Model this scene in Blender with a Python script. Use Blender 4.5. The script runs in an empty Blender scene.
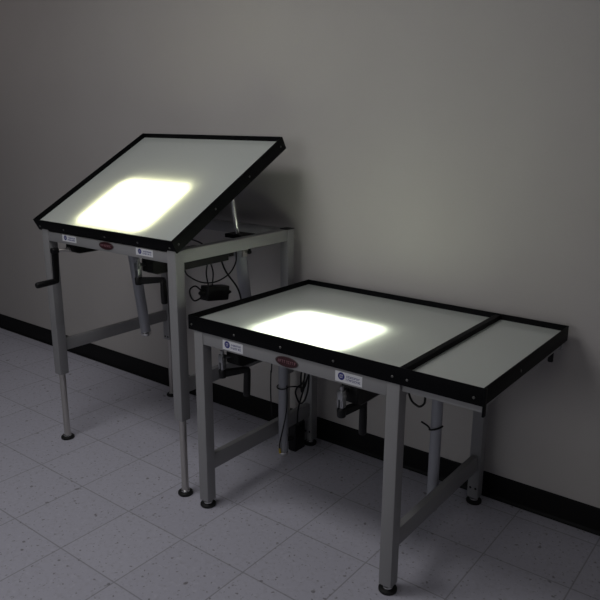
import bpy, bmesh, math, random
from mathutils import Vector, Matrix
random.seed(7)
SC = bpy.context.scene
COL = SC.collection
PI = math.pi

# ------------------------------------------------------------------ materials
def mat(name, color, rough=0.5, metal=0.0, spec=0.5, bump=0.0, bscale=200, var=0.0, vscale=6):
    m = bpy.data.materials.new(name); m.use_nodes = True
    nt = m.node_tree; N = nt.nodes; L = nt.links
    b = N['Principled BSDF']
    b.inputs['Roughness'].default_value = rough
    b.inputs['Metallic'].default_value = metal
    b.inputs['Specular IOR Level'].default_value = spec
    tc = N.new('ShaderNodeTexCoord')
    nz = N.new('ShaderNodeTexNoise'); nz.inputs['Scale'].default_value = vscale; nz.inputs['Detail'].default_value = 4
    L.new(tc.outputs['Object'], nz.inputs['Vector'])
    mx = N.new('ShaderNodeMix'); mx.data_type = 'RGBA'
    mx.inputs['A'].default_value = [c * (1 - var) for c in color] + [1]
    mx.inputs['B'].default_value = [min(1, c * (1 + var)) for c in color] + [1]
    L.new(nz.outputs['Fac'], mx.inputs['Factor']); L.new(mx.outputs['Result'], b.inputs['Base Color'])
    if bump:
        n2 = N.new('ShaderNodeTexNoise'); n2.inputs['Scale'].default_value = bscale
        L.new(tc.outputs['Object'], n2.inputs['Vector'])
        bp = N.new('ShaderNodeBump'); bp.inputs['Strength'].default_value = bump; bp.inputs['Distance'].default_value = 0.002
        L.new(n2.outputs['Fac'], bp.inputs['Height']); L.new(bp.outputs['Normal'], b.inputs['Normal'])
    return m

M_PAINT = mat('grey_paint', (0.30, 0.30, 0.305), 0.45, var=0.04, bump=0.05, bscale=400)
M_PALE = mat('pale_grey_paint', (0.34, 0.34, 0.345), 0.45, var=0.04)
M_BLACK = mat('black_powder_coat', (0.0028, 0.003, 0.0038), 0.55, spec=0.1, var=0.15)
M_PLASTIC = mat('black_plastic', (0.006, 0.006, 0.0066), 0.45, spec=0.3, var=0.15)
M_RUBBER = mat('black_rubber', (0.012, 0.012, 0.012), 0.55, spec=0.3, var=0.2)
M_BASE = mat('black_vinyl', (0.0065, 0.0065, 0.007), 0.55, spec=0.2, var=0.2)
M_CHROME = mat('chrome', (0.75, 0.75, 0.74), 0.18, metal=1.0, var=0.05)
M_STEEL = mat('brushed_steel', (0.52, 0.50, 0.48), 0.35, metal=0.8, var=0.06)
M_JOINT = mat('dull_chrome', (0.40, 0.41, 0.42), 0.3, metal=1.0, var=0.1)
M_SCREW = mat('dull_steel', (0.16, 0.16, 0.155), 0.4, metal=0.6)
M_TUBE = mat('blue_grey_tube', (0.36, 0.37, 0.41), 0.4, metal=0.1, var=0.05)
M_DARKPLATE = mat('dark_grey_steel', (0.10, 0.10, 0.095), 0.45, metal=0.3, var=0.1)
M_WHITE = mat('white_sticker', (0.80, 0.81, 0.84), 0.5, var=0.02)
M_BLUE = mat('blue_print', (0.03, 0.035, 0.22), 0.5, var=0.05)
M_RED = mat('red_badge', (0.045, 0.010, 0.014), 0.35, var=0.1)
M_RIM = mat('badge_rim', (0.12, 0.10, 0.10), 0.35, metal=0.4)
M_PINK = mat('badge_print', (0.30, 0.15, 0.17), 0.4)
M_YELLOW = mat('yellow_tag', (0.55, 0.40, 0.05), 0.5)
M_INNER = mat('white_tray_lining', (0.55, 0.56, 0.54), 0.6, var=0.02)

def mat_wall():
    m = bpy.data.materials.new('painted_wall'); m.use_nodes = True
    nt = m.node_tree; N = nt.nodes; L = nt.links; b = N['Principled BSDF']
    b.inputs['Roughness'].default_value = 0.75; b.inputs['Specular IOR Level'].default_value = 0.25
    tc = N.new('ShaderNodeTexCoord')
    nz = N.new('ShaderNodeTexNoise'); nz.inputs['Scale'].default_value = 1.3; nz.inputs['Detail'].default_value = 6
    L.new(tc.outputs['Object'], nz.inputs['Vector'])
    cr = N.new('ShaderNodeValToRGB')
    cr.color_ramp.elements[0].position = 0.3; cr.color_ramp.elements[0].color = (0.51, 0.488, 0.47, 1)
    cr.color_ramp.elements[1].position = 0.7; cr.color_ramp.elements[1].color = (0.55, 0.53, 0.51, 1)
    L.new(nz.outputs['Fac'], cr.inputs['Fac'])
    # small sparse scuffs
    vo = N.new('ShaderNodeTexVoronoi'); vo.inputs['Scale'].default_value = 3.2
    n3 = N.new('ShaderNodeTexNoise'); n3.inputs['Scale'].default_value = 40
    L.new(tc.outputs['Object'], vo.inputs['Vector']); L.new(tc.outputs['Object'], n3.inputs['Vector'])
    ad = N.new('ShaderNodeMath'); ad.operation = 'MULTIPLY_ADD'; ad.inputs[1].default_value = 0.03
    L.new(n3.outputs['Fac'], ad.inputs[0]); L.new(vo.outputs['Distance'], ad.inputs[2])
    r2 = N.new('ShaderNodeMapRange'); r2.inputs['From Min'].default_value = 0.025; r2.inputs['From Max'].default_value = 0.026
    r2.inputs['To Min'].default_value = 0.35; r2.inputs['To Max'].default_value = 0.0
    L.new(ad.outputs[0], r2.inputs['Value'])
    mx = N.new('ShaderNodeMix'); mx.data_type = 'RGBA'; mx.inputs['B'].default_value = (0.2, 0.19, 0.18, 1)
    L.new(r2.outputs['Result'], mx.inputs['Factor']); L.new(cr.outputs['Color'], mx.inputs['A'])
    L.new(mx.outputs['Result'], b.inputs['Base Color'])
    n2 = N.new('ShaderNodeTexNoise'); n2.inputs['Scale'].default_value = 90; n2.inputs['Detail'].default_value = 5
    L.new(tc.outputs['Object'], n2.inputs['Vector'])
    bp = N.new('ShaderNodeBump'); bp.inputs['Strength'].default_value = 0.12; bp.inputs['Distance'].default_value = 0.004
    L.new(n2.outputs['Fac'], bp.inputs['Height']); L.new(bp.outputs['Normal'], b.inputs['Normal'])
    return m

TILE = 0.3048; TX, TY = -0.7509, -0.9921
def mat_floor():
    m = bpy.data.materials.new('speckled_floor_tile'); m.use_nodes = True
    nt = m.node_tree; N = nt.nodes; L = nt.links; b = N['Principled BSDF']
    b.inputs['Roughness'].default_value = 0.5; b.inputs['Specular IOR Level'].default_value = 0.3
    tc = N.new('ShaderNodeTexCoord')
    mp = N.new('ShaderNodeMapping'); mp.inputs['Location'].default_value = (-TX / TILE, -TY / TILE, 0)
    mp.inputs['Scale'].default_value = (1 / TILE, 1 / TILE, 1)
    L.new(tc.outputs['Object'], mp.inputs['Vector'])
    sx = N.new('ShaderNodeSeparateXYZ'); L.new(mp.outputs['Vector'], sx.inputs[0])
    def edge(sock):
        f = N.new('ShaderNodeMath'); f.operation = 'PINGPONG'; f.inputs[1].default_value = 0.5
        L.new(sock, f.inputs[0]); return f.outputs[0]
    mn = N.new('ShaderNodeMath'); mn.operation = 'MINIMUM'
    L.new(edge(sx.outputs['X']), mn.inputs[0]); L.new(edge(sx.outputs['Y']), mn.inputs[1])
    seam = N.new('ShaderNodeMapRange'); seam.inputs['From Min'].default_value = 0.004; seam.inputs['From Max'].default_value = 0.011
    seam.inputs['To Min'].default_value = 0.5; seam.inputs['To Max'].default_value = 0.0
    L.new(mn.outputs[0], seam.inputs['Value'])
    fl = N.new('ShaderNodeVectorMath'); fl.operation = 'FLOOR'; L.new(mp.outputs['Vector'], fl.inputs[0])
    wn = N.new('ShaderNodeTexWhiteNoise'); wn.noise_dimensions = '2D'; L.new(fl.outputs['Vector'], wn.inputs['Vector'])
    base = N.new('ShaderNodeMix'); base.data_type = 'RGBA'
    base.inputs['A'].default_value = (0.585, 0.58, 0.665, 1); base.inputs['B'].default_value = (0.62, 0.615, 0.70, 1)
    L.new(wn.outputs['Value'], base.inputs['Factor'])
    # soft mottling + dark and pale chips
    def noise(scale, detail=2):
        n = N.new('ShaderNodeTexNoise'); n.inputs['Scale'].default_value = scale; n.inputs['Detail'].default_value = detail
        L.new(tc.outputs['Object'], n.inputs['Vector']); return n.outputs['Fac']
    def rng(sock, a, b_, lo, hi):
        r = N.new('ShaderNodeMapRange'); r.inputs['From Min'].default_value = a; r.inputs['From Max'].default_value = b_
        r.inputs['To Min'].default_value = lo; r.inputs['To Max'].default_value = hi
        L.new(sock, r.inputs['Value']); return r.outputs['Result']
    def mix(fac, a, bcol):
        x = N.new('ShaderNodeMix'); x.data_type = 'RGBA'; x.inputs['B'].default_value = bcol
        L.new(fac, x.inputs['Factor']); L.new(a, x.inputs['A']); return x.outputs['Result']
    c = mix(rng(noise(55, 3), 0.52, 0.72, 0, 0.45), base.outputs['Result'], (0.47, 0.46, 0.51, 1))
    c = mix(rng(noise(48, 2), 0.28, 0.42, 0.5, 0), c, (0.70, 0.695, 0.78, 1))
    c = mix(rng(noise(75, 1), 0.655, 0.74, 0, 0.6), c, (0.13, 0.12, 0.12, 1))
    c = mix(rng(noise(30, 1), 0.71, 0.75, 0, 0.6), c, (0.12, 0.11, 0.11, 1))
    c = mix(seam.outputs['Result'], c, (0.16, 0.16, 0.17, 1))
    L.new(c, b.inputs['Base Color'])
    return m

def mat_glass():
    m = bpy.data.materials.new('frosted_diffuser_glass'); m.use_nodes = True
    nt = m.node_tree; N = nt.nodes; L = nt.links
    N.remove(N['Principled BSDF']); out = N['Material Output']
    tc = N.new('ShaderNodeTexCoord'); nz = N.new('ShaderNodeTexNoise'); nz.inputs['Scale'].default_value = 3
    L.new(tc.outputs['Object'], nz.inputs['Vector'])
    cx = N.new('ShaderNodeMix'); cx.data_type = 'RGBA'
    cx.inputs['A'].default_value = GLASS_A; cx.inputs['B'].default_value = GLASS_B
    L.new(nz.outputs['Fac'], cx.inputs['Factor'])
    df = N.new('ShaderNodeBsdfDiffuse'); tr = N.new('ShaderNodeBsdfTranslucent'); gl = N.new('ShaderNodeBsdfGlossy')
    L.new(cx.outputs['Result'], df.inputs['Color']); tr.inputs['Color'].default_value = (0.86, 0.91, 0.80, 1)
    gl.inputs['Roughness'].default_value = 0.12; gl.inputs['Color'].default_value = (1, 1, 1, 1)
    a = N.new('ShaderNodeMixShader'); a.inputs[0].default_value = 0.28
    L.new(df.outputs[0], a.inputs[1]); L.new(tr.outputs[0], a.inputs[2])
    fr = N.new('ShaderNodeFresnel'); fr.inputs['IOR'].default_value = 1.5
    b = N.new('ShaderNodeMixShader'); L.new(fr.outputs[0], b.inputs[0])
    L.new(a.outputs[0], b.inputs[1]); L.new(gl.outputs[0], b.inputs[2]); L.new(b.outputs[0], out.inputs['Surface'])
    return m
GLASS_A = (0.76, 0.81, 0.765, 1); GLASS_B = (0.80, 0.85, 0.805, 1)

def mat_lamp(name, color, strength):
    m = bpy.data.materials.new(name); m.use_nodes = True
    nt = m.node_tree; N = nt.nodes; L = nt.links
    N.remove(N['Principled BSDF'])
    e = N.new('ShaderNodeEmission'); e.inputs['Color'].default_value = (*color, 1); e.inputs['Strength'].default_value = strength
    L.new(e.outputs[0], N['Material Output'].inputs['Surface'])
    return m

# ------------------------------------------------------------------ mesh helpers
def box(bm, x0, x1, y0, y1, z0, z1, bev=0.0, mtx=None):
    t = bmesh.new(); bmesh.ops.create_cube(t, size=1)
    bmesh.ops.scale(t, vec=(x1 - x0, y1 - y0, z1 - z0), verts=t.verts)
    bmesh.ops.translate(t, vec=((x0 + x1) / 2, (y0 + y1) / 2, (z0 + z1) / 2), verts=t.verts)
    if bev: bmesh.ops.bevel(t, geom=t.edges[:], offset=bev, segments=2, profile=0.6, affect='EDGES')
    merge(bm, t, mtx)

def merge(bm, t, mtx=None):
    if mtx is not None: bmesh.ops.transform(t, matrix=mtx, verts=t.verts)
    me = bpy.data.meshes.new('tmp'); t.to_mesh(me); t.free(); bm.from_mesh(me); bpy.data.meshes.remove(me)

def frame_to(p, q):
    d = (Vector(q) - Vector(p)); L = d.length
    return Matrix.Translation(p) @ d.to_track_quat('Z', 'Y').to_matrix().to_4x4(), L

def lathe(bm, prof, mtx=None, n=24):
    """prof: list of (radius, z) from bottom to top; closed with caps"""
    t = bmesh.new(); rings = []
    for r, z in prof:
        rings.append([t.verts.new((r * math.cos(2 * PI * k / n), r * math.sin(2 * PI * k / n), z)) for k in range(n)])
    for a, b in zip(rings, rings[1:]):
        for k in range(n): t.faces.new((a[k], a[(k + 1) % n], b[(k + 1) % n], b[k]))
    t.faces.new(rings[0][::-1]); t.faces.new(rings[-1])
    merge(bm, t, mtx)

def rod(bm, p, q, r, r2=None, n=20, bev=0.0):
    m, L = frame_to(p, q); r2 = r if r2 is None else r2
    prof = [(r, 0), (r2, L)] if not bev else [(r - bev, 0), (r, bev), (r2, L - bev), (r2 - bev, L)]
    lathe(bm, prof, m, n)

def tube_path(bm, pts, r, n=10, sub=8):
    """round cable along a Catmull-Rom curve through pts"""
    P = [Vector(p) for p in pts]; P = [2 * P[0] - P[1]] + P + [2 * P[-1] - P[-2]]; C = []
    for i in range(1, len(P) - 2):
        for s in range(sub):
            t = s / sub; a, b, c, d = P[i - 1:i + 3]
            C.append(0.5 * (2 * b + (c - a) * t + (2 * a - 5 * b + 4 * c - d) * t * t + (3 * b - a - 3 * c + d) * t ** 3))
    C.append(P[-2]); t = bmesh.new(); rings = []
    T = (C[1] - C[0]).normalized(); U = T.orthogonal().normalized()
    for i, c in enumerate(C):
        T = (C[min(i + 1, len(C) - 1)] - C[max(i - 1, 0)]).normalized()
        U = (U - T * U.dot(T)).normalized(); V = T.cross(U)
        rings.append([t.verts.new(c + r * (math.cos(2 * PI * k / n) * U + math.sin(2 * PI * k / n) * V)) for k in range(n)])
    for a, b in zip(rings, rings[1:]):
        for k in range(n): t.faces.new((a[k], a[(k + 1) % n], b[(k + 1) % n], b[k]))
    t.faces.new(rings[0][::-1]); t.faces.new(rings[-1]); merge(bm, t)

def prism(bm, poly, axis, a, b, mtx=None):
    """poly of 2D points extruded along axis ('x': poly is (y,z); 'y': (x,z); 'z': (x,y))"""
    f = {'x': lambda p, h: (h, p[0], p[1]), 'y': lambda p, h: (p[0], h, p[1]), 'z': lambda p, h: (p[0], p[1], h)}[axis]
    t = bmesh.new(); A = [t.verts.new(f(p, a)) for p in poly]; B = [t.verts.new(f(p, b)) for p in poly]
    n = len(poly); t.faces.new(A); t.faces.new(B[::-1])
    for k in range(n): t.faces.new((A[(k + 1) % n], A[k], B[k], B[(k + 1) % n]))
    bmesh.ops.recalc_face_normals(t, faces=t.faces[:]); merge(bm, t, mtx)

def obj(name, bm, m, parent=None, origin=None, smooth=False, xf=None):
    if xf is not None: bmesh.ops.transform(bm, matrix=xf, verts=bm.verts)
    cs = [v.co for v in bm.verts]
    if origin is None:
        lo = Vector([min(c[i] for c in cs) for i in range(3)]); hi = Vector([max(c[i] for c in cs) for i in range(3)])
        origin = Vector(((lo.x + hi.x) / 2, (lo.y + hi.y) / 2, lo.z))
    origin = Vector(origin)
    bmesh.ops.translate(bm, vec=-origin, verts=bm.verts)
    me = bpy.data.meshes.new(name); bm.to_mesh(me); bm.free(); me.materials.append(m)
    if smooth:
        for p in me.polygons: p.use_smooth = True
        me.set_sharp_from_angle(angle=math.radians(40))
    o = bpy.data.objects.new(name, me); COL.objects.link(o)
    po = Vector((0, 0, 0)); q = parent
    while q is not None: po += q.location; q = q.parent
    o.location = origin - po
    if parent is not None: o.parent = parent
    return o

def thing(name, label, cat, loc, group=None):
    o = bpy.data.objects.new(name, None); COL.objects.link(o); o.location = loc; o.empty_display_size = 0.1
    o['label'] = label; o['category'] = cat
    if group: o['group'] = group
    return o

def tag(o, label, cat, group=None):
    o['label'] = label; o['category'] = cat
    if group: o['group'] = group
    return o

def B(): return bmesh.new()

# ------------------------------------------------------------------ the setting
M_WALL = mat_wall(); M_FLOOR = mat_floor(); M_GLASS = mat_glass()
b = B(); box(b, -7, 6, 0.0, 0.12, 0, 3.2); o = obj('wall_back', b, M_WALL, origin=(0, 0, 0)); o['kind'] = 'structure'
b = B(); box(b, -7, 6, -7, 0.12, -0.1, 0); o = obj('floor', b, M_FLOOR, origin=(0, 0, 0)); o['kind'] = 'structure'
b = B()
prism(b, [(0, 0), (-0.013, 0), (-0.009, 0.004), (-0.0045, 0.014), (-0.004, 0.101), (-0.002, 0.1065), (0, 0.1065)], 'x', -7, 6)
o = obj('baseboard_back', b, M_BASE, origin=(0, 0, 0)); o['kind'] = 'structure'

# ------------------------------------------------------------------ table pieces
LW = 0.046                     # leg width
YF, YB = -0.784, -0.064        # outer front and back of the legs

def foot(parent, x, y, ztop):
    b = B(); lathe(b, [(0.029, 0.0), (0.031, 0.003), (0.031, 0.010), (0.027, 0.014), (0.015, 0.016)], Matrix.Translation((x, y, 0)), 28)
    f = obj('foot', b, M_RUBBER, parent, smooth=True)
    f['label'] = 'round black levelling foot'
    b = B(); lathe(b, [(0.019, 0.0145), (0.018, 0.019), (0.010, 0.023), (0.009, ztop)], Matrix.Translation((x, y, 0)), 20)
    obj('foot_collar', b, M_CHROME, parent, smooth=True)

def bolt(parent, x, y, z, r=0.005, d=(0, -1, 0), m=None, name='bolt'):
    p = Vector((x, y, z)); d = Vector(d); b = B()
    mt, _ = frame_to(p, p + d); lathe(b, [(r, -0.001), (r, 0.0012), (r * 0.6, 0.003)], mt, 12)
    return obj(name, b, m or M_PLASTIC, parent, smooth=True)

def make_leg(tbl, x, y, ztop, zbot, rod_leg, bolts=None, cap=False):
    h = LW / 2; b = B(); box(b, x - h, x + h, y - h, y + h, zbot, ztop, 0.004)
    leg = obj('leg', b, M_PAINT, tbl, smooth=True)
    if rod_leg:
        b = B(); rod(b, (x, y, 0.02), (x, y, zbot + 0.05), 0.0145, n=24)
        r = obj('inner_post', b, M_STEEL, leg, smooth=True); r['label'] = 'steel telescoping inner post'
    foot(leg, x, y, zbot + 0.003 if not rod_leg else 0.05)
    if bolts is not None:
        for dx in (-0.010, 0.012): bolt(leg, x + dx, y - h, bolts)
    if cap:
        b = B(); box(b, x - h - 0.001, x + h + 0.001, y - h - 0.001, y + h + 0.001, ztop, ztop + 0.004, 0.0015)
        obj('leg_cap', b, M_PLASTIC, leg)
    return leg

def base_frame(tbl, x0, x1, ztop, zleg, zb0, zb1, rods, boltspec, caps, fdrop=0.0):
    c = LW / 2
    xs = (x0 + c, x1 - c); ys = (YF + c, YB - c)
    for i, x in enumerate(xs):
        for j, y in enumerate(ys):
            make_leg(tbl, x, y, ztop, zleg, rods, boltspec.get((i, j)), caps and j == 1)
    z0 = ztop - 0.050
    b = B(); box(b, x0 + LW, x1 - LW, YF + 0.002, YF + 0.040, z0, ztop - fdrop, 0.003); obj('front_rail', b, M_PAINT, tbl, smooth=True)
    b = B(); box(b, x0 + LW, x1 - LW, YB - 0.040, YB - 0.002, z0, ztop, 0.003); obj('back_rail', b, M_PAINT, tbl, smooth=True)
    for x in xs:
        b = B(); box(b, x - 0.020, x + 0.020, YF + LW, YB - LW, z0, ztop, 0.003); obj('side_rail', b, M_PAINT, tbl, smooth=True)
        b = B(); box(b, x - 0.013, x + 0.013, YF + LW, YB - LW, zb0, zb1, 0.003); obj('lower_brace', b, M_PAINT, tbl, smooth=True)

def rim_top(tbl, x0, x1, depth, xf, h, screws_front, screws_side, well, divider=None, corner=False):
    """shallow black tray frame with thin raised rim, diffuser glass recessed in it.
    Built in local coordinates (x, v along depth, n up; n=0 is the rim's top edge) and placed by xf."""
    t = 0.004; g = -0.022
    b = B()
    box(b, x0, x1, 0, t, -h, 0, 0.0012); box(b, x0, x1, depth - t, depth, -h, 0, 0.0012)
    box(b, x0, x0 + t, t, depth - t, -h, 0, 0.0012); box(b, x1 - t, x1, t, depth - t, -h, 0, 0.0012)
    w0, w1, v0, v1 = well; zb = -h + 0.001                                   # tray bottom with a deeper lamp well
    box(b, x0 + t, w0, t, depth - t, zb, zb + 0.003); box(b, w1, x1 - t, t, depth - t, zb, zb + 0.003)
    box(b, w0, w1, t, v0, zb, zb + 0.003); box(b, w0, w1, v1, depth - t, zb, zb + 0.003)
    box(b, w0, w1, v0, v1, zb - 0.014, zb - 0.011)
    box(b, w0, w0 + 0.002, v0, v1, zb - 0.011, zb); box(b, w1 - 0.002, w1, v0, v1, zb - 0.011, zb)
    box(b, w0, w1, v0, v0 + 0.002, zb - 0.011, zb); box(b, w0, w1, v1 - 0.002, v1, zb - 0.011, zb)
    if divider:
        d0, d1 = divider
        box(b, d0, d1, t, depth - t, -h + 0.004, -0.004, 0.0015)
    if corner:
        box(b, x1 - 0.002, x1 + 0.004, -0.002, 0.014, -h - 0.030, -0.001, 0.001)
    fr = obj('top_frame', b, M_BLACK, tbl, smooth=True, xf=xf)
    def scr(x, v, n, d):
        p = xf @ Vector((x, v, n)); bolt(fr, p.x, p.y, p.z, 0.0042, (xf.to_3x3() @ Vector(d)), M_SCREW, 'screw')
    for x in screws_front: scr(x, 0, -0.034, (0, -1, 0))
    for v in screws_side: scr(x1, v, -0.031, (1, 0, 0))
    spans = [(x0 + t, x1 - t)] if not divider else [(x0 + t, divider[0]), (divider[1], x1 - t)]
    for a, c in spans:
        b = B()
        vs = [b.verts.new(p) for p in ((a, t, g), (c, t, g), (c, depth - t, g), (a, depth - t, g))]; b.faces.new(vs)
        p = obj('glass_panel', b, M_GLASS, tbl, xf=xf); p['label'] = 'frosted pale green-grey glass panel'
    return fr

def lamp_panel(tbl, x0, x1, v0, v1, n, xf, m):
    b = B(); vs = [b.verts.new(p) for p in ((x0, v0, n), (x1, v0, n), (x1, v1, n), (x0, v1, n))]; b.faces.new(vs)
    bmesh.ops.bevel(b, geom=b.verts[:], offset=0.025, segments=6, affect='VERTICES')
    o = obj('light_panel', b, m, tbl, xf=xf); o['label'] = 'bright glowing rectangular light under the glass'
    return o

# lettering too small to read in the photograph: rows of small letter-like strokes
def letters(b, x0, x1, z0, z1, y, seed, slant=0.0):
    rnd = random.Random(seed); x = x0; hgt = z1 - z0; th = hgt * 0.2
    while x < x1 - hgt * 0.5:
        w = hgt * rnd.choice((0.45, 0.55, 0.6)); k = rnd.randrange(5)
        def s(a0, a1, c0, c1): box(b, x + a0 * w, x + a1 * w, y - 0.0003, y, z0 + c0 * hgt, z0 + c1 * hgt)
        if k != 4: s(0, 0.28, 0, 1)
        if k in (0, 3): s(0.28, 1, 0.8, 1)
        if k in (0, 2): s(0.28, 1, 0, 0.2)
        if k in (1, 2): s(0.72, 1, 0, 1)
        if k in (1, 3): s(0.28, 0.75, 0.42, 0.6)
        if k == 4: s(0.36, 0.64, 0, 1); s(0, 1, 0.8, 1)
        x += w + hgt * (0.22 if rnd.random() < 0.8 else 0.5)

def sticker(tbl, x0, x1, z0, z1, y, seed):
    b = B(); box(b, x0, x1, y - 0.0008, y + 0.001, z0, z1)
    s = obj('instruction_sticker', b, M_WHITE, tbl); s['label'] = 'white sticker with blue round emblem and two lines of print'
    w, h = x1 - x0, z1 - z0; cx, cz, r = x0 + 0.23 * w, z0 + 0.56 * h, 0.36 * h
    b = B(); mt = Matrix.Translation((cx, y - 0.0008, cz)) @ Matrix.Rotation(PI / 2, 4, 'X'); lathe(b, [(r, 0), (r, 0.0004)], mt, 28)
    obj('emblem', b, M_BLUE, s)
    b = B(); q = r * 0.42
    yy = y - 0.0013
    box(b, cx - q, cx + q * .2, yy - .0002, yy, cz + q * .7, cz + q); box(b, cx - q, cx - q * .65, yy - .0002, yy, cz - q, cz + q)
    box(b, cx - q, cx + q * .1, yy - .0002, yy, cz - q, cz - q * .7); box(b, cx + q * .45, cx + q * .8, yy - .0002, yy, cz - q, cz + q)
    box(b, cx - q * .1, cx + q * 1.2, yy - .0002, yy, cz + q * .7, cz + q)
    obj('emblem_mark', b, M_WHITE, s)
    b = B(); letters(b, x0 + 0.43 * w, x0 + 0.93 * w, z0 + 0.54 * h, z0 + 0.74 * h, y - 0.0008, seed)
    letters(b, x0 + 0.40 * w, x0 + 0.93 * w, z0 + 0.24 * h, z0 + 0.44 * h, y - 0.0008, seed + 1)
    obj('lettering', b, M_BLUE, s)

def badge(tbl, cx, cz, y, seed, rx=0.050, rz=0.019):
    sc = Matrix.Translation((cx, y, cz)) @ Matrix.Rotation(PI / 2, 4, 'X') @ Matrix.Diagonal((rx, rz, 1, 1))
    b = B(); lathe(b, [(1.0, -0.001), (1.0, 0.0015), (0.96, 0.002)], sc, 40); p = obj('oval_badge', b, M_RIM, tbl, smooth=True)
    p['label'] = 'dark red oval nameplate'
    b = B(); lathe(b, [(0.93, 0.0015), (0.90, 0.0028)], sc, 40); obj('badge_face', b, M_RED, p, smooth=True)
    b = B(); letters(b, cx - rx * 0.72, cx + rx * 0.78, cz - rz * 0.24, cz + rz * 0.30, y - 0.0028, seed)
    obj('lettering', b, M_PINK, p)

def gearbox(tbl, gx, ztop, hgt=0.064):
    """black bevel-gear housing under the apron; returns the part"""
    b = B()
    prism(b, [(-0.735, ztop), (-0.745, ztop - 0.012), (-0.745, ztop - hgt + 0.008), (-0.725, ztop - hgt), (-0.47, ztop - hgt), (-0.43, ztop - hgt + 0.015), (-0.43, ztop)], 'x', gx, gx + 0.066)
    bmesh.ops.bevel(b, geom=b.edges[:], offset=0.003, segments=2, affect='EDGES')
    box(b, gx - 0.012, gx + 0.078, -0.735, -0.44, ztop - 0.006, ztop, 0.001)
    g = obj('crank_gearbox', b, M_PLASTIC, tbl, smooth=True); g['label'] = 'black crank gearbox under the front rail'
    b = B(); box(b, gx + 0.002, gx + 0.064, -0.72, -0.46, ztop - hgt - 0.003, ztop - hgt); obj('base_plate', b, M_DARKPLATE, g)
    return g

def hanging_crank(tbl, gx, ztop, hub, end, drop, hgt=0.064):
    g = gearbox(tbl, gx, ztop, hgt)
    hx, hy, hz = hub; ex, ey, ez = end
    b = B()                                                 # chrome universal joint at the gearbox front
    box(b, hx - 0.010, hx + 0.010, hy - 0.011, hy + 0.011, hz + 0.045, hz + 0.075, 0.002)
    rod(b, (hx, hy, hz + 0.012), (hx, hy, hz + 0.09), 0.0065, n=16)
    rod(b, (hx - 0.014, hy, hz + 0.058), (hx + 0.014, hy, hz + 0.058), 0.006, n=14)
    rod(b, (hx, hy, hz + 0.062), (gx + 0.02, -0.742, hz + 0.062), 0.007, n=14)
    for s in (-1, 1): box(b, hx + s * 0.009 - 0.002, hx + s * 0.009 + 0.002, hy - 0.009, hy + 0.009, hz + 0.018, hz + 0.062, 0.001)
    obj('crank_joint', b, M_JOINT, g, smooth=True)
    crank_arm(g, Vector(hub), Vector(end), Vector((ex, ey, ez)) + Vector(drop))
    return g

def crank_arm(g, hub, end, tip, wide=Vector((0, 0, 1))):
    d = (end - hub); L = d.length; x = d.normalized(); z = (tip - end).normalized(); z = (z - x * z.dot(x)).normalized(); y = z.cross(x)
    mt = Matrix((x, y, z)).transposed().to_4x4(); mt.translation = hub
    b = B()
    prism(b, [(-0.012, -0.012), (0.014, -0.014), (L + 0.002, -0.0095), (L + 0.010, -0.005), (L + 0.010, 0.007), (L, 0.010), (0.014, 0.013), (-0.012, 0.012)], 'y', -0.011, 0.011)
    bmesh.ops.bevel(b, geom=b.edges[:], offset=0.003, segments=2, affect='EDGES')
    lathe(b, [(0.013, -0.015), (0.015, -0.012), (0.015, 0.012), (0.013, 0.015)], None, 22)
    obj('crank_arm', b, M_PLASTIC, g, smooth=True, xf=mt)
    m2, H = frame_to(end, tip); b = B()
    lathe(b, [(0.009, -0.004), (0.0125, 0.004), (0.0132, 0.02), (0.0138, H * 0.65), (0.0135, H - 0.004), (0.011, H)], m2, 20)
    obj('crank_handle', b, M_PLASTIC, g, smooth=True)

def actuator(tbl, top, bot, r=0.0225, rod_to=None, mount=None):
    top, bot = Vector(top), Vector(bot); b = B(); d = (bot - top).normalized()
    m, L = frame_to(bot, top)
    lathe(b, [(r * 0.9, 0), (r, 0.003), (r, L - 0.004), (r * 0.85, L)], m, 28)
    a = obj('lift_cylinder', b, M_TUBE, tbl, smooth=True); a['label'] = 'blue-grey lift cylinder hanging under the top'
    b = B(); lathe(b, [(r * 0.5, -0.012), (r * 0.75, -0.010), (r * 1.03, -0.003), (r * 1.03, 0.012), (r, 0.013)], m, 28)
    obj('end_cap', b, M_CHROME, a, smooth=True)
    b = B(); c = top - d * 0.0
    box(b, c.x - 0.034, c.x - 0.026, c.y - 0.016, c.y + 0.016, c.z - 0.03, c.z + 0.03, 0.002)
    box(b, c.x + 0.026, c.x + 0.034, c.y - 0.016, c.y + 0.016, c.z - 0.03, c.z + 0.03, 0.002)
    rod(b, (c.x - 0.042, c.y, c.z - 0.008), (c.x + 0.042, c.y, c.z - 0.008), 0.006, n=14)
    obj('clevis', b, M_STEEL, a, smooth=True)
    if rod_to is not None:
        b = B(); rod(b, top, rod_to, 0.0095, n=18); obj('piston_rod', b, M_CHROME, a, smooth=True)
    return a

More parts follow.
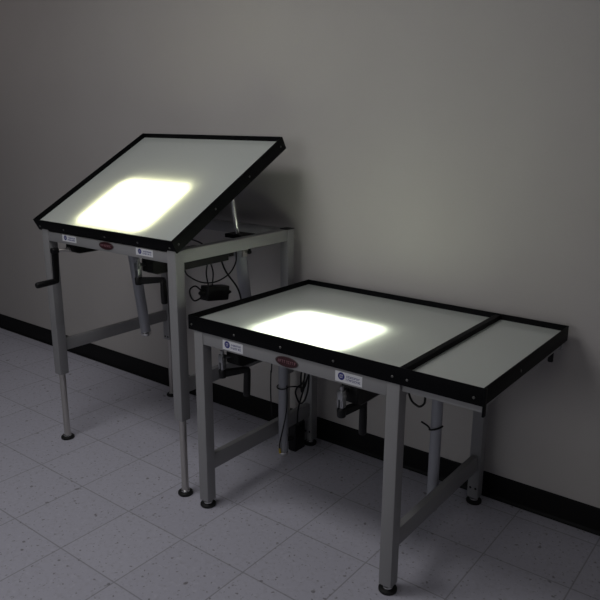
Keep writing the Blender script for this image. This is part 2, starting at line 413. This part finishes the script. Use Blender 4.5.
# =================================================================== the raised table with the tilted top
HX0, HX1, HZ = -0.913, -0.039, 1.025
tall = thing('light_table', 'taller grey light table with tilted glowing glass top, on extended legs at left', 'table', ((HX0 + HX1) / 2, -0.42, 0), 'drafting light tables')
base_frame(tall, HX0, HX1, HZ, 0.335, 0.446, 0.502, True, {(0, 1): 0.352, (1, 1): 0.352}, True, 0.009)
TILT = math.radians(29.4)
XT = Matrix.Translation((0, -0.805, 1.067)) @ Matrix.Rotation(TILT, 4, 'X')
TX0, TX1 = -0.9435, -0.0335
rim_top(tall, TX0, TX1, 0.745, XT, 0.057, (-0.915, -0.737, -0.452, -0.246, -0.062), (0.024, 0.253, 0.483, 0.715), (-0.755, -0.225, 0.044, 0.44))
M_LAMP_W = mat_lamp('warm_white_lamp', (1.0, 0.97, 0.66), 14.0)
lamp_panel(tall, -0.715, -0.265, 0.047, 0.385, -0.049, XT, M_LAMP_W)
sticker(tall, -0.760, -0.659, 0.987, 1.015, YF + 0.002, 3)
sticker(tall, -0.266, -0.166, 0.987, 1.015, YF + 0.002, 5)
badge(tall, -0.453, 1.000, YF + 0.002, 21, 0.048, 0.0165)
# hinge brackets along the front edge
for x in (-0.80, -0.15):
    b = B(); rod(b, (x - 0.04, YF + 0.02, HZ + 0.004), (x + 0.04, YF + 0.02, HZ + 0.004), 0.005, n=12)
    box(b, x - 0.038, x + 0.038, YF + 0.012, YF + 0.038, HZ - 0.001, HZ + 0.003); obj('hinge', b, M_STEEL, tall, smooth=True)
# left crank, swung out for use: shaft and handle point to the front
g = gearbox(tall, -0.798, HZ - 0.05, 0.048)
hub = Vector((-0.800, -0.800, 0.940)); end = Vector((-0.797, -0.806, 0.806))
b = B(); rod(b, hub, (-0.768, -0.735, 0.942), 0.0085, n=16); rod(b, (-0.776, -0.750, 0.9415), (-0.768, -0.72, 0.943), 0.012, n=16)
obj('crank_shaft', b, M_STEEL, g, smooth=True)
crank_arm(g, hub, end, end + Vector((-0.002, -0.098, -0.004)))
hanging_crank(tall, -0.283, HZ - 0.05, (-0.264, -0.779, 0.880), (-0.190, -0.717, 0.884), (0.003, 0.0, -0.098), 0.070)
# two actuators: cylinder hangs from the base, polished rod pushes the top up
for x in (-0.803, -0.125):
    s = actuator(tall, (x, -0.336 if x > -0.5 else -0.385, 0.962), (x, -0.262, 0.455) if x > -0.5 else (x, -0.318, 0.440), r=0.0258, rod_to=(x, -0.385, 1.220))
    sgn = 1 if x > -0.5 else -1
    b = B(); x_in = (x, HX1 - 0.042) if sgn > 0 else (HX0 + 0.042, x)
    box(b, x_in[0] - (0.06 if sgn > 0 else 0), x_in[1] + (0.06 if sgn < 0 else 0), -0.365, -0.285, 1.010, 1.027, 0.002)
    obj('actuator_bracket', b, M_BLACK, tall)
    b = B(); p = Vector((x, -0.388, 1.230)); mt = Matrix.Translation(p) @ Matrix.Rotation(TILT, 4, 'X')
    box(b, -0.022, 0.022, -0.03, 0.03, -0.006, 0.010, 0.002, mt); box(b, -0.016, -0.010, -0.012, 0.012, -0.03, 0.0, 0.001, mt); box(b, 0.010, 0.016, -0.012, 0.012, -0.03, 0.0, 0.001, mt)
    obj('rod_bracket', b, M_BLACK, tall)
b = B(); rod(b, (-0.078, -0.325, 0.977), (-0.078, -0.325, 0.955), 0.006, n=16); lathe(b, [(0.006, 0), (0.010, 0.003), (0.010, 0.011), (0.007, 0.014)], Matrix.Translation((-0.080, -0.325, 0.944)), 18)
obj('clamp_knob', b, M_PLASTIC, tall, smooth=True)
b = B(); box(b, -0.098, -0.058, -0.735, -0.475, 0.942, 0.976, 0.003); box(b, -0.094, -0.062, -0.475, -0.44, 0.955, 0.972, 0.002)
p = obj('control_box', b, M_PLASTIC, tall); p['label'] = 'long black control box under the right rail'

# =================================================================== the low table with the flat top
YF, YB = -0.787, -0.055
LX0, LX1, LZ = 0.050, 0.930, 0.740
low = thing('light_table', 'lower grey light table with flat glowing top and narrow panel at its right end', 'table', ((LX0 + LX1) / 2, -0.42, 0), 'drafting light tables')
base_frame(low, LX0, LX1, LZ, 0.027, 0.153, 0.217, False, {(0, 1): 0.072, (1, 1): 0.072}, False)
XL = Matrix.Translation((0, -0.790, 0.795))
FX0, FX1 = 0.025, 1.193
rim_top(low, FX0, FX1, 0.750, XL, 0.055, (0.043, 0.259, 0.472, 0.689, 0.905, 0.955, 1.164), (0.28,), (0.225, 0.71, 0.044, 0.44), (0.921, 0.942), True)
M_LAMP_C = mat_lamp('cool_white_lamp', (0.96, 1.0, 0.86), 14.0)
lamp_panel(low, 0.274, 0.670, 0.047, 0.385, -0.049, XL, M_LAMP_C)
sticker(low, 0.198, 0.296, 0.696, 0.732, YF + 0.002, 8)
sticker(low, 0.695, 0.797, 0.696, 0.731, YF + 0.002, 10)
badge(low, 0.496, 0.7125, YF + 0.002, 33)
# support rails of the extension panel
b = B(); box(b, LX1 + 0.001, FX1 - 0.004, -0.774, -0.746, 0.715, 0.740, 0.002); obj('extension_rail', b, M_PALE, low, smooth=True)
b = B(); box(b, LX1 + 0.001, FX1 - 0.004, -0.086, -0.056, 0.713, 0.740, 0.002); obj('extension_rail', b, M_PALE, low, smooth=True)
b = B(); box(b, FX1 - 0.045, FX1 - 0.010, -0.746, -0.086, 0.722, 0.740, 0.002); obj('extension_rail', b, M_PALE, low, smooth=True)
b = B(); lathe(b, [(0.009, 0), (0.010, 0.004), (0.009, 0.055)], Matrix.Translation((1.158, -0.1, 0.669)), 16); obj('stop_peg', b, M_PLASTIC, low, smooth=True)
hanging_crank(low, 0.174, LZ - 0.05, (0.185, -0.777, 0.594), (0.230, -0.690, 0.596), (-0.006, 0.0, -0.108), 0.070)
hanging_crank(low, 0.692, LZ - 0.05, (0.725, -0.790, 0.594), (0.745, -0.690, 0.598), (0.0, 0.0, -0.112), 0.084)
for x, y in ((0.145, -0.372), (0.857, -0.365)):
    actuator(low, (x, y, 0.700), (x, y, 0.092), r=0.0205)

# =================================================================== cords and power bricks
def cord(parent, label, paths, m=M_RUBBER, r=0.0035):
    b = B()
    for pts in paths: tube_path(b, pts, r)
    o = obj('power_cord', b, m, parent, smooth=True); o['label'] = label
    return o

def brick(label, c, size, rot, grp=None):
    b = B(); sx, sy, sz = size; mt = Matrix.Translation(c) @ rot
    box(b, -sx / 2, sx / 2, -sy / 2, sy / 2, -sz / 2, sz / 2, 0.006, mt)
    t = obj('power_brick', b, M_PLASTIC, smooth=True); tag(t, label, 'power adapter', grp)
    b = B(); m2 = mt @ Matrix.Translation((0, sy / 2, 0)) @ Matrix.Rotation(-PI / 2, 4, 'X')
    lathe(b, [(0.011, -0.002), (0.010, 0.02), (0.005, 0.034)], m2, 14); obj('strain_relief', b, M_RUBBER, t, smooth=True)
    b = B(); m2 = mt @ Matrix.Translation((0, -sy / 2, 0)) @ Matrix.Rotation(PI / 2, 4, 'X')
    lathe(b, [(0.013, -0.002), (0.012, 0.018), (0.006, 0.028)], m2, 14); obj('plug', b, M_RUBBER, t, smooth=True)
    return t

hb = brick('black power brick dangling on cords under the tilted table', (-0.12, -0.500, 0.800), (0.05, 0.125, 0.062), Matrix.Rotation(math.radians(-9), 4, 'X'))
cord(hb, 'pair of short black cords holding up the dangling power brick', [[(-0.10, -0.555, 0.945), (-0.118, -0.548, 0.89), (-0.12, -0.535, 0.83)], [(-0.095, -0.548, 0.945), (-0.112, -0.515, 0.89), (-0.122, -0.512, 0.83)]], r=0.0032)
cord(tall, 'black cord sagging in a wide arc below the right rail of the tilted table', [[(-0.085, -0.70, 0.950), (-0.11, -0.66, 0.905), (-0.12, -0.58, 0.86), (-0.12, -0.50, 0.845), (-0.115, -0.42, 0.865), (-0.11, -0.38, 0.91), (-0.11, -0.375, 0.965)]], r=0.0032)
cord(tall, 'straight black cord slanting from the control box towards the right lift cylinder', [[(-0.09, -0.49, 0.945), (-0.11, -0.44, 0.88), (-0.115, -0.37, 0.80), (-0.115, -0.345, 0.74), (-0.12, -0.33, 0.66)]], r=0.004)
cord(hb, 'small coil of black cord beside the dangling power brick', [[(-0.12, -0.575, 0.822), (-0.13, -0.60, 0.845), (-0.125, -0.635, 0.838), (-0.11, -0.645, 0.812), (-0.115, -0.62, 0.79), (-0.12, -0.58, 0.795), (-0.13, -0.57, 0.81)]], r=0.0035)
cord(tall, 'black cord lying inside the open base below the tilted top', [[(-0.36, -0.42, 0.985), (-0.31, -0.451, 0.999), (-0.254, -0.470, 1.000), (-0.191, -0.497, 0.999), (-0.14, -0.52, 0.985)]], r=0.0035)
# low table
cord(low, 'thin black cord hanging straight down left of the lift cylinder behind the oval badge', [[(0.105, -0.385, 0.66), (0.096, -0.39, 0.48), (0.094, -0.392, 0.46)], [(0.094, -0.392, 0.47), (0.092, -0.392, 0.40), (0.088, -0.386, 0.33), (0.09, -0.38, 0.25)]], r=0.0028)
cyl = (0.145, -0.372)
ring = [(cyl[0] + 0.026 * math.cos(a), cyl[1] + 0.026 * math.sin(a), 0.405 + 0.004 * math.sin(a)) for a in [math.radians(d) for d in range(150, 400, 25)]]
cord(low, 'black cord wound round the left cylinder of the low table and looped up under the top', [ring + [(0.185, -0.33, 0.40), (0.195, -0.29, 0.385), (0.190, -0.26, 0.42)]], r=0.003)
cord(low, 'bunched black cord hanging in loops beside the rear left leg of the low table', [[(0.182, -0.26, 0.68), (0.185, -0.262, 0.50), (0.170, -0.262, 0.40), (0.135, -0.265, 0.36), (0.128, -0.262, 0.325), (0.150, -0.258, 0.288), (0.178, -0.255, 0.325), (0.190, -0.25, 0.42), (0.188, -0.25, 0.68)], [(0.195, -0.25, 0.68), (0.198, -0.25, 0.48), (0.172, -0.255, 0.38), (0.150, -0.26, 0.30), (0.139, -0.262, 0.245), (0.137, -0.262, 0.18)], [(0.176, -0.27, 0.68), (0.178, -0.272, 0.52), (0.162, -0.27, 0.42), (0.165, -0.268, 0.35), (0.176, -0.266, 0.41), (0.186, -0.262, 0.55), (0.185, -0.26, 0.68)]], r=0.004)
o = cord(low, 'black cord with a yellow tip trailing down the left cylinder of the low table', [[(0.175, -0.385, 0.42), (0.186, -0.398, 0.36), (0.183, -0.402, 0.293), (0.166, -0.402, 0.219), (0.149, -0.402, 0.15), (0.149, -0.402, 0.125)]], r=0.003)
b = B(); rod(b, (0.149, -0.402, 0.128), (0.151, -0.402, 0.106), 0.005, n=12); obj('cord_tip', b, M_YELLOW, o, smooth=True)['label'] = 'yellow cord tip'
ring2 = [(0.857 + 0.024 * math.cos(a), -0.365 + 0.026 * math.sin(a), 0.422 + 0.010 * math.cos(a)) for a in [math.radians(d) for d in range(190, 390, 25)]]
cord(low, 'short black cord tied round the right cylinder of the low table', [[(0.818, -0.41, 0.450), (0.836, -0.40, 0.437)] + ring2], r=0.0035)
cord(low, 'black cord drooping below the extension panel behind the front right leg', [[(0.92, -0.722, 0.712), (0.927, -0.72, 0.687), (0.938, -0.72, 0.667), (0.953, -0.72, 0.658), (0.966, -0.72, 0.656), (0.979, -0.72, 0.668), (0.982, -0.72, 0.682), (0.982, -0.722, 0.715)]], r=0.0035)
brick('black power brick standing on the floor behind the low left brace', (0.052, -0.158, 0.068), (0.045, 0.075, 0.136), Matrix.Rotation(0.0, 4, 'X'))

# ------------------------------------------------------------------ light
def area(name, loc, target, sx, sy, power, color, spread=180):
    l = bpy.data.lights.new(name, 'AREA'); l.shape = 'RECTANGLE'; l.size = sx; l.size_y = sy; l.energy = power; l.color = color
    l.spread = math.radians(spread)
    o = bpy.data.objects.new(name, l); COL.objects.link(o); o.location = loc
    o.rotation_euler = (Vector(target) - Vector(loc)).to_track_quat('-Z', 'Y').to_euler()
    return o
area('overhead_light', (-0.35, -1.70, 2.9), (-0.35, -1.69, 0.0), 1.2, 0.6, 16.0, (0.98, 0.965, 0.975))
area('overhead_light', (1.7, -2.6, 2.8), (1.7, -2.55, 0.0), 1.2, 0.6, 5.0, (1.0, 0.95, 0.93))
area('overhead_light', (-2.4, -1.6, 2.9), (-2.4, 0.0, 1.9), 1.0, 0.5, 0.75, (1.0, 0.88, 0.86), 100)  # added fill aimed at the upper left wall, not a ceiling fixture
area('front_fill', (0.0, -4.8, 1.8), (0.4, 0.0, 0.9), 1.8, 1.2, 2.6, (0.97, 0.97, 1.0), 70)  # low front fill added to lift the shade; stands for no known window
w = bpy.data.worlds.new('room_ambient'); SC.world = w; w.use_nodes = True
w.node_tree.nodes['Background'].inputs['Color'].default_value = (0.9, 0.93, 1.0, 1)
w.node_tree.nodes['Background'].inputs['Strength'].default_value = 0.026

# ------------------------------------------------------------------ camera
cam = bpy.data.cameras.new('camera'); co = bpy.data.objects.new('camera', cam); COL.objects.link(co)
yaw, pitch, roll, fl = -0.6561, 0.2593, 0.0053, 679.69
f = Vector((math.sin(yaw) * math.cos(pitch), math.cos(yaw) * math.cos(pitch), -math.sin(pitch)))
r0 = Vector((math.cos(yaw), -math.sin(yaw), 0)); u0 = r0.cross(f)
r1 = r0 * math.cos(roll) + u0 * math.sin(roll); u1 = -r0 * math.sin(roll) + u0 * math.cos(roll)
mw = Matrix((r1, u1, -f)).transposed().to_4x4(); mw.translation = Vector((1.85, -2.4726, 1.503)); co.matrix_world = mw
cam.sensor_width = 36; cam.lens = fl / 600 * 36; cam.clip_start = 0.05
SC.camera = co
SC.view_settings.view_transform = 'Standard'; SC.view_settings.look = 'None'
SC.view_settings.exposure = 0; SC.view_settings.gamma = 1
